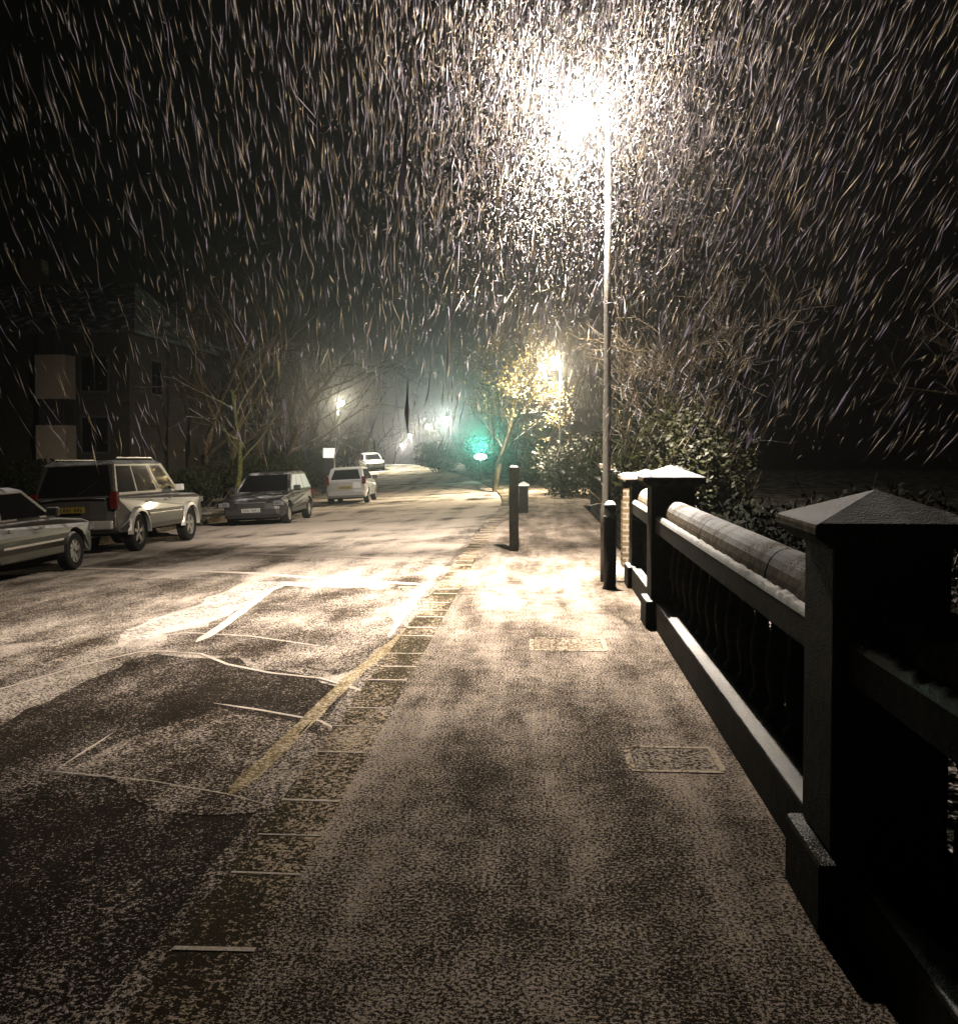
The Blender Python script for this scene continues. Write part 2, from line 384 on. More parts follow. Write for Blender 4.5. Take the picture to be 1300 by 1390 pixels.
# ------------------------------------------------------------------ stone piers and balustrade on the right
def snow_slab(w, d, h, rough=.012, nx=10, ny=10):
    b = MB()
    for j_ in range(ny+1):
        for i in range(nx+1):
            x, y = (i/nx-.5)*w, (j_/ny-.5)*d
            e = min(1, 6*min(i/nx, 1-i/nx, j_/ny, 1-j_/ny))
            b.v.append((x, y, h*e*(.8+.5*noise.noise(Vector((x*23, y*23, 1)))) ))
    n_ = nx+1; b.f = [(q*n_+i, q*n_+i+1, (q+1)*n_+i+1, (q+1)*n_+i) for q in range(ny) for i in range(nx)]
    return b
def pier(x, y, w, h, label, base_h=.27):
    t = thing('stone_pier', label, 'pier', (x, y, -.02))
    h += .02
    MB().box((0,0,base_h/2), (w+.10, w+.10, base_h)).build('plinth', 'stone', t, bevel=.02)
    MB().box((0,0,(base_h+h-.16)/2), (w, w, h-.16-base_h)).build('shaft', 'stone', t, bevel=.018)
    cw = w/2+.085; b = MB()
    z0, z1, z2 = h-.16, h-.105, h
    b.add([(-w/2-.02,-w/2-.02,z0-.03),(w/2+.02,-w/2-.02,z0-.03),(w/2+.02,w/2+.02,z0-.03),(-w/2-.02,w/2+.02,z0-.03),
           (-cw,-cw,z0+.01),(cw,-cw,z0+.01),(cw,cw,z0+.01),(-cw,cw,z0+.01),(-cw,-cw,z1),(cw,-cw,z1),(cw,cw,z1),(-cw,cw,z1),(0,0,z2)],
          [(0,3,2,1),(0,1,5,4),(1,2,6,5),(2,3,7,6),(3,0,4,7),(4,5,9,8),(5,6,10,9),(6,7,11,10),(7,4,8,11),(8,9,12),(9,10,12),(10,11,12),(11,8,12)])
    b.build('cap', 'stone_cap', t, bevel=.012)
    return t
PX = 1.185
pier(PX, 3.60, .39, 1.50, 'nearest stone pier, mostly in black shadow, broad pyramid cap with frost')
pier(PX+.01, 9.22, .39, 1.47, 'stone pier with bright snowy pyramid cap where the long balustrade ends')
pier(PX+.05, 11.72, .36, 1.37, 'stone pier with lower snowy cap, directly beside the round bollard')

def balustrade(y0, y1, label, n, joint, x=PX):
    t = thing('stone_balustrade', label, 'balustrade', (x, (y0+y1)/2, 0)); Ln = y1-y0
    MB().box((-.045,0,.10), (.25, Ln, .28)).build('plinth', 'stone', t, bevel=.015)
    # snow lying on the plinth ledge
    s = snow_slab(.13, Ln-.02, .016, nx=6, ny=int(Ln*22)); s.build('ledge_snow', 'snow', t, smooth=True, loc=(-.10, 0, .241))
    # beam with a sloped shoulder
    b = MB(); pr = [(-.17,.86),(.17,.86),(.17,.985),(.13,1.0),(-.13,1.0),(-.17,.985)]
    for yy in (-Ln/2, Ln/2): b.v += [(px, yy, pz) for px, pz in pr]
    k = len(pr); b.f = [(i, (i+1)%k, (i+1)%k+k, i+k) for i in range(k)]+[tuple(range(k))[::-1], tuple(range(k, 2*k))]
    b.build('rail', 'stone', t, bevel=.008)
    cuts = [-Ln/2]+[c-(y0+y1)/2 for c in joint]+[Ln/2]
    for a, c in zip(cuts, cuts[1:]):                         # half-round coping stones
        b = MB(); m_ = 12
        for yy in (a+.006, c-.006): b.v += [(-.115*math.cos(math.pi*i/m_), yy, 1.001+.155*math.sin(math.pi*i/m_)) for i in range(m_+1)]
        k = m_+1; b.f = [(i, i+1, i+1+k, i+k) for i in range(m_)]+[(0, k, 2*k-1, k-1)]+[tuple(range(k))[::-1], tuple(range(k, 2*k))]
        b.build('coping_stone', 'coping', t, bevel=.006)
    s = MB(); ny = int(Ln*40)                                # crumbly snow along the rail shoulder
    for j_ in range(ny+1):
        yy = -Ln/2+Ln*j_/ny; w = .038*(1+.5*noise.noise(Vector((3, yy*9, 0)))); h = .020*(1+.9*noise.noise(Vector((7, yy*14, 2))))
        s.v += [(-.172, yy, .984), (-.166, yy, .990+h), (-.166+w*.6, yy, 1.0+h*1.1), (-.166+w*1.35, yy, 1.003)]
    s.f = [(j_*4+i, j_*4+i+1, j_*4+i+5, j_*4+i+4) for j_ in range(ny) for i in range(3)]
    s.build('rail_snow', 'snow', t, smooth=True)
    for i in range(n):
        yy = -Ln/2+Ln*(i+.5)/n
        b = MB().lathe([(.062,.235),(.062,.30),(.038,.33),(.045,.40),(.062,.50),(.058,.58),(.036,.72),(.032,.78),(.055,.80),(.060,.865)], 12, (0, yy, 0))
        b.build('baluster', 'stone', t, smooth=True)
    return t
balustrade(3.80, 9.02, 'long stone balustrade with frosted half-round coping and snow along its rail', 14, [4.9, 6.9], PX+.02)
balustrade(9.42, 11.53, 'short stone balustrade section with yellow-lit coping behind the capped pier', 5, [10.5], PX+.04)
MB().box((0,0,.0), (.1,.1,.1))
balustrade(-1.5, 3.40, 'unlit near end of the stone balustrade, black against the garden', 12, [1.0], PX+.02)

# brick pier, far dark walls
t = thing('brick_pier', 'yellow brick gate pier with snowy top right behind the round bollard', 'pier', (1.28, 13.6, -.02))
MB().box((0,0,.60), (.34,.34,1.20)).build('shaft', 'brick', t, bevel=.006)
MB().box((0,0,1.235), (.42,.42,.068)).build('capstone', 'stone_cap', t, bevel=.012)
s = snow_slab(.40,.40,.03); s.build('snow_cover', 'snow', t, smooth=True, loc=(0,0,1.268))
def low_wall(x, y0, y1, h, lab, mat='brick_red', w=.24):
    t = thing('garden_wall', lab, 'wall', (x, (y0+y1)/2, prof((y0+y1)/2)-.3)); Ln = y1-y0
    MB().box((0,0,(h+.3)/2), (w, Ln, h+.3)).build('wall', mat, t, bevel=.006)
    MB().box((0,0,h+.33), (w+.08, Ln, .06)).build('coping', 'stone_cap', t, bevel=.012)
    s = snow_slab(w+.06, Ln, .03, nx=6, ny=int(Ln*6)); s.build('snow_cover', 'snow', t, smooth=True, loc=(0,0,h+.36)); return t
low_wall(1.38, 15.2, 19.2, 1.16, 'dark garden wall with a sloping strip of snow behind the brick pier')
low_wall(1.50, 21.4, 27.5, .95, 'low dark wall, farthest along the pavement, under the hedge')
t = thing('stone_gatepost', 'squat dark stone gatepost at the end of the snowy garden wall', 'gatepost', (1.42, 19.6, prof(19.6)-.05))
MB().box((0,0,.66),(.46,.46,1.36)).build('shaft', 'stone', t, bevel=.02)
b = MB(); b.box((0,0,1.36),(.54,.54,.09)); b.build('cap', 'stone_cap', t, bevel=.02)

# ------------------------------------------------------------------ posts and bollards
p = Vector((.80, 11.45, 0)); t = thing('round_bollard', 'dark round bollard with snow dome and white band beside the stone pier', 'bollard', p)
MB().lathe([(.085,-.02),(.085,.02),(.072,.04),(.070,.80),(.074,.81),(.074,.84),(.068,.85),(.068,.93),(.055,.965),(.03,.985)], 20).build('shaft', 'wood', t, smooth=True)
MB().lathe([(.0755,.812),(.0765,.815),(.0765,.838),(.0755,.841)], 20).build('band', 'white_paint', t)
MB().lathe([(.069,.945),(.062,.975),(.045,1.0),(.02,1.012)], 20).build('snow_cap', 'snow', t, smooth=True)

p = G(698, 745); y = 15.6; t = thing('wooden_post', 'tall rough dark wooden post standing at the kerb with no bin', 'post', (-.41, y, prof(y)-.02))
b = MB(); k = 10; H = 1.34
for i in range(k+1):
    z = H*i/k; ww = .073+.008*noise.noise(Vector((z*4, 0, 3))); ox = .014*noise.noise(Vector((z*3, 5, 0)))
    b.v += [(ox-ww, -ww, z), (ox+ww, -ww, z), (ox+ww, ww, z), (ox-ww, ww, z)]
b.f = [(i*4+q, i*4+(q+1)%4, i*4+4+(q+1)%4, i*4+4+q) for i in range(k) for q in range(4)]+[(3,2,1,0),(k*4,k*4+1,k*4+2,k*4+3)]
b.build('shaft', 'wood', t, bevel=.012)
s = snow_slab(.13,.13,.03); s.build('snow_cover', 'snow', t, smooth=True, loc=(0,0,H))
y = 27; t = thing('square_bollard', 'squat square bollard with white snowy peaked top farther along the kerb', 'bollard', (-.45, y, prof(y)-.02))
MB().box((0,0,.37),(.26,.26,.76), taper=.97).build('shaft', 'wood', t, bevel=.012)
b = MB(); b.add([(-.16,-.16,.75),(.16,-.16,.75),(.16,.16,.75),(-.16,.16,.75),(-.15,-.15,.79),(.15,-.15,.79),(.15,.15,.79),(-.15,.15,.79),(0,0,.87)],
  [(0,3,2,1),(0,1,5,4),(1,2,6,5),(2,3,7,6),(3,0,4,7),(4,5,8),(5,6,8),(6,7,8),(7,4,8)]); b.build('snow_cap', 'snow', t)
y = 37; t = thing('kerb_post', 'thin dark post with bright round snow top below the yellow street lamp', 'post', (.84, y, prof(y)-.02))
MB().lathe([(.08,0),(.075,.9),(.06,.93)], 12).build('shaft', 'wood', t, smooth=True)
MB().lathe([(.08,.92),(.085,.96),(.05,1.01),(.01,1.03)], 12).build('snow_cap', 'snow', t, smooth=True)

# ------------------------------------------------------------------ street lamps
LIGHTS = []
def lamp(x, y, head, h_above_eye, pw, col, label, hw, gl=30., gr=.11, spot=None, up=None, lobe=None):
    gzz = gz(x, y, x > bend(y)+KX)-.03
    H = 1.66+h_above_eye-gzz
    t = thing('street_lamp', label, 'street lamp', (x, y, gzz))
    MB().lathe([(.075,0),(.075,.9),(.052,1.0),(.042,H*.6),(.034,H+.28)], 14).build('pole', 'galv', t, smooth=True)
    MB().tube([(0,0,H+.20),(head*.5,0,H+.23),(head,0,H+.22)], .020, 8).build('bracket', 'galv', t, smooth=True)
    MB().lathe([(.10,H+.11),(.09,H+.15),(.05,H+.20),(.02,H+.25)], 16, (head,0,0)).build('hood', 'dark_paint', t, smooth=True)
    me = MB().lathe([(.03,H-gr)]+[(gr*math.sin(a), H-gr*math.cos(a)) for a in [R(20*i) for i in range(1,8)]]+[(.09,H+.10)], 18, (head,0,0))
    me.build('lantern', globe_mat('lit_lantern', col, gl), t, smooth=True)
    ld = bpy.data.lights.new('lamp_light', 'POINT'); ld.energy = pw; ld.color = col; ld.shadow_soft_size = .06
    lo = bpy.data.objects.new('lamp_light', ld); COL.objects.link(lo); lo.parent = t; lo.location = (head, 0, H)
    if lobe: extra = [lobe]  # added spot that fills the dim road beyond the lamp
    else: extra = []
    if up:                                                   # added upward spot that lights the snow overhead
        spot_list = [spot, up]
    else: spot_list = [spot] if spot else []
    for sp_ in spot_list+extra:                                    # added spots that shape the lamp's throw down, up and along the road
        pw2, ang, aim = sp_
        sd = bpy.data.lights.new('lamp_throw_spot', 'SPOT'); sd.energy = pw2; sd.color = col; sd.shadow_soft_size = .06; sd.spot_size = R(ang); sd.spot_blend = 1
        so = bpy.data.objects.new('lamp_throw_spot', sd); COL.objects.link(so); so.parent = t; so.location = (head, 0, H-.02)
        so.rotation_euler = Vector(aim).to_track_quat('-Z', 'Y').to_euler()
    return t
WARM = (1., .87, .73)
lamp(.80, 12.05, -.33, (VY-168)*12.05/F, 3600, WARM, 'tall lamp beside the stone pier, its dazzling white head lighting the snowfall', 1, 120, gr=.19, spot=(17000, 104, (-.22,-.12,-1)), up=(9000, 160, (-.05,-.05,1)), lobe=(32000, 66, (-.24,1,-.38)))
lamp(.85, 43, -.25, (VY-490)*43/F, 2600, (1.,.84,.58), 'street lamp with warm yellow glow among twiggy branches beyond the hedge', 1, 90, gr=.17, spot=(18000, 160, (-.25,-.15,-1)))
lamp(-16.35, 80, .35, (VY-547)*80/F, 4000, (1.,.93,.66), 'yellow-white street lamp over the woodland edge beyond the parked hatchback', 1, 90, gr=.18, spot=(14000, 165, (.2,0,-1)))
lamp((612-VX)*95/F, 95, -.30, (VY-568)*95/F, 3600, (.93,1.,.90), 'white street lamp nearest the greenish glow at the road crest', 1, 90, gr=.18, spot=(14000, 165, (-.1,0,-1)))
lamp((583-VX)*118/F, 118, -.30, (VY-578)*118/F, 2600, (1.,.95,.82), 'street lamp seen just beyond the crest beside the greenish one', 1, 90, gr=.18)
lamp((558-VX)*145/F, 145, -.30, (VY-592)*145/F, 2600, (1.,.90,.80), 'faint street lamp down the far slope, second from the end', 1, 110, gr=.22)
lamp((546-VX)*180/F, 180, -.30, (VY-604)*180/F, 2600, (1.,.90,.80), 'last and lowest street lamp down the far slope', 1, 120, gr=.26)

# green-white light low by the verge
x, y = (652-VX)*58/F, 58; zb = gz(x, y)
t = thing('lit_sign', 'low brilliant white-green oval lit sign at the bend of the road', 'lit sign', (x, y, zb))
hz = 1.66-(620-VY)*58/F-zb
MB().lathe([(.06,0),(.05,hz-.2)], 10).build('post', 'galv', t)
MB().box((0,.02,hz),(.60,.12,.22)).build('housing', 'dark_paint', t, bevel=.03)
b = MB(); b.lathe([(.02,-.12)]+[(.24*math.cos(a), .12*math.sin(a)) for a in [R(-75+15*i) for i in range(11)]]+[(.02,.12)], 24)
b.v = [(v_[0]*1.5, v_[1]*.5-.10, v_[2]*1.3+hz) for v_ in b.v]
b.build('light_panel', emis('green_white_panel', (.62,1.,.90), 60), t, smooth=True)
ld = bpy.data.lights.new('haze_tint_spot', 'SPOT'); ld.energy = 7500; ld.color = (.10,.95,.62); ld.shadow_soft_size = .15; ld.spot_size = R(100); ld.spot_blend = .6  # added green spot, aimed up to tint the haze and spare the ground
lo = bpy.data.objects.new('haze_tint_spot', ld); COL.objects.link(lo); lo.parent = t; lo.location = (0,-.3,hz+.35); lo.rotation_euler = Vector((.05,-.8,.8)).to_track_quat('-Z', 'Y').to_euler()

# white board sign and dark board on the left
y = 50; sc = y/F
t = thing('notice_board', 'bright white notice board on a post above a dark square board', 'sign', ((444-VX)*sc, y, gz(-11, y)-.05))
zz = 1.66-(615-VY)*sc-t.location.z; zd = 1.66-(633-VY)*sc-t.location.z
MB().box((0,0,zz),(.60,.05,.50)).build('white_board', emis('glowing_board', (1.,.97,.90), 1.6), t, bevel=.01)  # board's brightness put in as emission; no lamp reaches this face
MB().box((-.08,0,zd+.02),(.48,.06,.80)).build('dark_board', 'dark_paint', t, bevel=.01)
MB().box((.27,.05,zz/2-.1),(.07,.05,zz+.2)).build('post', 'white_paint', t)
MB().box((-.34,.05,zz/2-.1),(.05,.05,zz-.2)).build('post', 'wood', t)

# ------------------------------------------------------------------ cars
def arch_pts(yc, r, z0, n=9):
    a0 = math.asin(max(-1, min(1, z0-.0))) if False else 0
    return [(yc-r*math.cos(math.pi*i/n), max(z0, .31+r*math.sin(math.pi*i/n)*1.0)) for i in range(n+1)]
def car(name, label, sp, loc, rz):
    t = thing(name, label, 'car', loc, rz)
    Ln, W, H = sp['L'], sp['W'], sp['H']; yr, yf = sp['wheels']; wr = sp['wr']; ar = wr+.055; zb = sp['zb']; belt = sp['belt']; hood = sp['hood']
    R0, F0 = -Ln/2, Ln/2
    def arch(yc):
        pts = []
        for i in range(11):
            a = math.pi*i/10; z = wr+ar*math.sin(a); pts.append((yc-ar*math.cos(a), max(zb, z)))
        return pts
    o = [(R0+.03, zb+.06), (R0+.12, zb)]+arch(yr)+arch(yf)+[(F0-.12, zb), (F0-.01, zb+.08), (F0, zb+.25), (F0-.03, hood-.16), (F0-.14, hood-.04), (F0-.5, hood+.03),
         (sp['ws0']+.02, sp['cowl']), (sp['ws0']-.35, belt), (R0+.16, belt), (R0+.05, belt-.05), (R0+.02, zb+.38), (R0, zb+.32), (R0, zb+.12)]
    sl = [(-1., -.0, 0), (-.97, .0, 0), (-.80, 0, .0), (-.4, 0, 0), (0, 0, 0), (.4, 0, 0), (.80, 0, 0), (.97, 0, 0), (1., 0, 0)]
    b = MB(); k = len(o)
    for f, _, _ in sl:
        for (yy, z) in o:
            a = abs(f); w = W/2
            # plan taper at nose and tail, tumblehome above the waist, crown of the bonnet
            end = max(0, (abs(yy)-(Ln/2-.55))/.55)
            wx = w*(1-.10*end*end)-.05*max(0, (z-.62))/max(.1, belt-.62)
            if z < .45: wx -= .02
            pull = -.10*a**4*(1 if yy > 0 else -1)*max(0, min(1, (abs(yy)-(Ln/2-.3))/.3))
            zz = z-.05*a**3*max(0, min(1, (z-.7)/.3)) if z > .7 else z
            b.v.append((wx*f, yy+pull, zz))
    for i in range(len(sl)-1):
        for q in range(k):
            b.f.append((i*k+q, i*k+(q+1)%k, (i+1)*k+(q+1)%k, (i+1)*k+q))
    b.f += [tuple(range(k)), tuple(range((len(sl)-1)*k, len(sl)*k))[::-1]]
    bd = b.build('body', sp['paint'], t, bevel=.022)
    # cabin: lower ring to roof ring, flat sides
    wb = W/2-.075; wt = sp.get('wt', W/2-.20); g0, g1 = R0+sp.get('rb', .12), sp['ws0']; r0, r1 = R0+sp['rr'], sp['ws1']
    zB, zR = belt-.035, H-.05
    ring = lambda w, ya, yb, z: [(-w, ya, z), (w, ya, z), (w, yb, z), (-w, yb, z)]
    b = MB(); v = ring(wb, g0, g1, zB)+ring(wt, r0, r1, zR)+ring(wt-.10, r0+.14, r1-.20, H)
    b.add(v, [(0,3,2,1),(0,1,5,4),(1,2,6,5),(2,3,7,6),(3,0,4,7),(4,5,9,8),(5,6,10,9),(6,7,11,10),(7,4,8,11),(8,9,10,11)])
    b.build('cabin', sp.get('cabin_paint', sp['paint']), t, bevel=.03)
    def pane(nm, quad, uv, mat, off=.006, th=.012):
        A, B_, C_, D_ = [Vector(q) for q in quad]          # A,B low edge, C,D high edge (C above B, D above A)
        nrm = (B_-A).cross(D_-A).normalized(); ctr = Vector((0, 0, .6))
        if nrm.dot((A+C_)/2-ctr) < 0: nrm = -nrm
        pts = [A.lerp(B_, u).lerp(D_.lerp(C_, u), w_) for u, w_ in uv]
        n_ = len(pts); m_ = MB(); m_.add([p_+nrm*off for p_ in pts]+[p_-nrm*th for p_ in pts],
            [tuple(range(n_)), tuple(range(n_, 2*n_))[::-1]]+[(i, (i+1)%n_, (i+1)%n_+n_, i+n_) for i in range(n_)])
        return m_.build(nm, mat, t)
    V = [Vector(q) for q in v]
    sm = sp.get('side_glass', 'glass')
    for sx in (0, 1):
        quad = (V[1], V[2], V[6], V[5]) if sx else (V[0], V[3], V[7], V[4])
        for u0, u1 in sp['panes']:
            s0 = .02 if u0 < .1 else 0; s1 = .06 if u1 > .9 else 0
            pane('side_window', quad, [(u0+s0, .12), (u1-s1*.3, .12), (u1-s1, .90), (u0+s0, .90)], sm)
    pane('windscreen', (V[3], V[2], V[6], V[7]), [(.05,.08),(.95,.08),(.93,.93),(.07,.93)], 'glass')
    pane('rear_window', (V[0], V[1], V[5], V[4]), sp.get('rear_uv', [(.10,.15),(.90,.15),(.86,.90),(.14,.90)]), 'glass')
    MB().box((0,0,zb+.10),(W-.5, Ln-.5, .3)).build('underbody', 'under', t)
    for sy in (yr, yf):
        for sx in (-1, 1):
            wx = sx*(W/2-.115)
            pr = [(wr*.62,-.10),(wr*.93,-.10),(wr,-.07),(wr,.07),(wr*.93,.10),(wr*.62,.10)]
            wl = MB(); n_ = 28
            rot = lambda r_, a, d_: (wx+d_, sy+r_*math.cos(a), wr+r_*math.sin(a))
            wl.add([rot(r_, 2*math.pi*q/n_, d_) for r_, d_ in pr for q in range(n_)], [(i*n_+q, i*n_+(q+1)%n_, ((i+1)%6)*n_+(q+1)%n_, ((i+1)%6)*n_+q) for i in range(6) for q in range(n_)])
            w_ = wl.build('wheel', 'tyre', t, smooth=False)
            rm = MB(); so = .075*sx
            for q in range(5 if sp.get('spokes', 5) == 5 else 8):
                a = 2*math.pi*q/(sp.get('spokes', 5))+.3; ca, sa = math.cos(a), math.sin(a); h = .035
                P = [(wx+so+dx_, sy+r_*ca-e*h*sa*(1 if r_ > .1 else .8), wr+r_*sa+e*h*ca*(1 if r_ > .1 else .8)) for r_ in (.03, wr*.62) for e in (-1, 1) for dx_ in (0, -.03*sx)]
                rm.add(P, [(0,1,3,2),(4,6,7,5),(0,4,5,1),(2,3,7,6),(0,2,6,4),(1,5,7,3)])
            rg = [rot(r_, 2*math.pi*q/n_, d_) for r_, d_ in ((wr*.60, so+.015*sx),(wr*.68, so+.015*sx),(wr*.68, so-.04*sx),(wr*.60, so-.04*sx)) for q in range(n_)]
            rm.add(rg, [(i*n_+q, i*n_+(q+1)%n_, ((i+1)%4)*n_+(q+1)%n_, ((i+1)%4)*n_+q) for i in range(4) for q in range(n_)])
            rm.build('rim', 'alloy', w_)
            if sp.get('flare'):
                fl = MB(); m_ = 14
                for i in range(m_+1):
                    a = -.12+(math.pi+.24)*i/m_
                    for r_, d_ in ((ar-.012, .0), (ar-.012, .075), (ar+.05, .060), (ar+.085, .0)):
                        fl.v.append((sx*(W/2-.03+d_), sy-r_*math.cos(a), max(zb-.05, wr+r_*math.sin(a))))
                fl.f = [(i*4+q, i*4+(q+1)%4, (i+1)*4+(q+1)%4, (i+1)*4+q) for i in range(m_) for q in range(4)]+[(0,1,2,3),(m_*4+3,m_*4+2,m_*4+1,m_*4)]
                fl.build('wheel_arch', sp['flare'], t, smooth=False)
    for sx in (-1, 1):
        m_ = MB(); m_.box((sx*(W/2+.06), sp['ws0']-.38, belt+.07), (.20,.10,.15)); m_.build('door_mirror', sp.get('mirror', sp['paint']), t, bevel=.03)
        MB().box((sx*(W/2-.15), F0-.12, hood-.16), (.18,.22,.13)).build('headlight', 'clear_lens', t, bevel=.03)
        MB().box((sx*(W/2-.115), F0-.035, hood-.17), (.30,.05,.12)).build('headlight_front', 'clear_lens', t, bevel=.02) if sp.get('front') else None
        tz, th_ = sp['tail']
        MB().box((sx*(W/2-.105), R0+.075, tz), (.15,.14,th_)).build('tail_light', 'red_lens', t, bevel=.02)
        for dy in sp.get('handles', (.0,)):
            MB().box((sx*(W/2-.022), dy, belt-.15), (.035,.15,.028)).build('door_handle', 'chrome', t, bevel=.008)
        MB().box((sx*(W/2-.004), (yr+yf)/2, zb+.30), (.03, yf-yr-2*ar-.1, .045)).build('side_moulding', sp.get('mould', 'chrome'), t, bevel=.008)
    MB().box((0, R0-.015, zb+.17), (W*.86,.10,.17)).build('rear_bumper', sp.get('bumper', sp['paint']), t, bevel=.03)
    MB().box((0, F0-.03, zb+.17), (W*.84,.10,.17)).build('front_bumper', sp.get('bumper', sp['paint']), t, bevel=.03)
    if sp.get('front'):
        MB().box((0, F0-.005, hood-.21), (.80,.04,.15)).build('grille', 'ink', t, bevel=.01)
        MB().box((0, F0+.012, hood-.13), (.84,.025,.02)).build('grille_trim', 'chrome', t)
    for yy, z_, mt, dn, nm in ((R0+sp.get('py', -.035)-.03, sp['plate_z'], 'plate_yellow', -1, 'rear_plate'), (F0+.035, zb+.22, 'plate_white', 1, 'front_plate')):
        pl = MB().box((0, yy, z_), (.52,.012,.112)).build(nm, mt, t, bevel=.003)
        le = MB()                                            # seven plain character strokes
        for i in range(7):
            xx = -.205+i*.064+(.02 if i > 3 else 0)
            le.box((xx-.014, yy+dn*.008, z_), (.010,.004,.07)); le.box((xx, yy+dn*.008, z_+(.03 if i % 2 else -.03)), (.018,.004,.010))
            if i % 3: le.box((xx+.014, yy+dn*.008, z_), (.010,.004,.07))
            le.box((xx, yy+dn*.008, z_), (.018,.004,.009))
        le.build('plate_lettering', 'ink', pl)
    if sp.get('rails'):
        for sx in (-1, 1): MB().tube([(sx*(wt-.07), r0+.2, H-.01), (sx*(wt-.07), r0+.3, H+.05), (sx*(wt-.07), r1-.35, H+.05), (sx*(wt-.07), r1-.25, H-.01)], .016, 6).build('roof_rail', 'chrome', t)
    if sp.get('wiper'):
        MB().tube([(.1, R0+.02, belt+.02), (.45, R0+.10, belt+.26)], .010, 5).build('rear_wiper', 'ink', t)
        MB().box((0, R0-.005, belt-.03), (W*.78,.05,.04)).build('tailgate_trim', 'chrome', t, bevel=.01)
    return t
SUV = dict(L=4.75, W=1.80, H=1.84, wheels=(-1.42, 1.33), wr=.385, zb=.42, belt=1.16, hood=1.08, cowl=1.13, ws0=.95, ws1=.25, rr=.30, rb=.06, paint='silver', panes=((.02,.30),(.33,.62),(.65,.97)),
           flare='silver_lower', tail=(1.06,.34), plate_z=.90, handles=(-.75,.25), bumper='silver_lower', mirror='white_paint', rails=True, wiper=True, spokes=5, rear_uv=[(.04,.02),(.96,.02),(.92,.93),(.08,.93)])
EST = dict(L=4.35, W=1.74, H=1.47, wheels=(-1.28, 1.32), wr=.31, zb=.24, belt=.93, hood=.80, cowl=.90, ws0=.95, ws1=.15, rr=.55, rb=.15, paint='black', panes=((.03,.36),(.39,.68),(.71,.97)),
           tail=(.78,.2), plate_z=.62, handles=(-.6,.3), front=True, side_glass='glass_snow', mirror='black', spokes=5, mould='black')
HAT = dict(L=3.9, W=1.66, H=1.45, wheels=(-1.20, 1.25), wr=.29, zb=.24, belt=.93, hood=.80, cowl=.92, ws0=.95, ws1=.20, rr=.50, rb=.08, paint='white', panes=((.03,.46),(.50,.97)),
           tail=(.92,.30), plate_z=.66, handles=(.0,), mirror='black', spokes=5, mould='white')
SAL = dict(L=4.4, W=1.74, H=1.42, wheels=(-1.30, 1.35), wr=.315, zb=.24, belt=.93, hood=.82, cowl=.92, ws0=.88, ws1=.10, rr=.95, rb=.30, paint='bronze', panes=((.03,.40),(.43,.96)),
           tail=(.78,.2), plate_z=.62, handles=(-.6,.3), spokes=9, mould='chrome')
def at(px, d): return (px-VX)*d/F
# right-hand side of each car (towards the road) placed by its wheels
def park(name, label, sp, xside, ymid, rz=0, tilt=True, flip=False):
    W = sp['W']; x = xside-W/2
    z = gz(x+W/2-.15, ymid); z2 = gz(x-W/2+.15, ymid)
    o = car(name, label, sp, (x, ymid, (z+z2)/2), R(180)+rz if flip else rz)
    s = math.atan2(z-z2, W-.3)*-1
    e = (prof(ymid+1.3)-prof(ymid-1.3))/2.6
    o.rotation_euler = (math.atan(e)*(-1 if flip else 1), s*(-1 if flip else 1), o.rotation_euler.z)
    return o
park('parked_suv', 'silver off-roader with flared arches, yellow rear plate and roof rails', SUV, -7.95, 20.9, R(-1))
park('parked_saloon', 'grey-gold car with multi-spoke wheel, cut by the frame, behind the off-roader', SAL, -7.62, 14.6, R(0))
park('parked_estate', 'black snow-speckled car facing the camera with a white front plate', EST, -7.0, 28.8, R(1), flip=True)
park('parked_hatchback', 'small white hatchback seen from behind with snowy roof and red tail lights', HAT, -6.9, 40.8, R(3))
SM = dict(HAT); SM['paint'] = 'silver'; SM['L'] = 3.8
o = park('parked_car', 'tiny silver car far away beneath the trees at the crest', SM, at(517, 82), 82, R(20), flip=True)

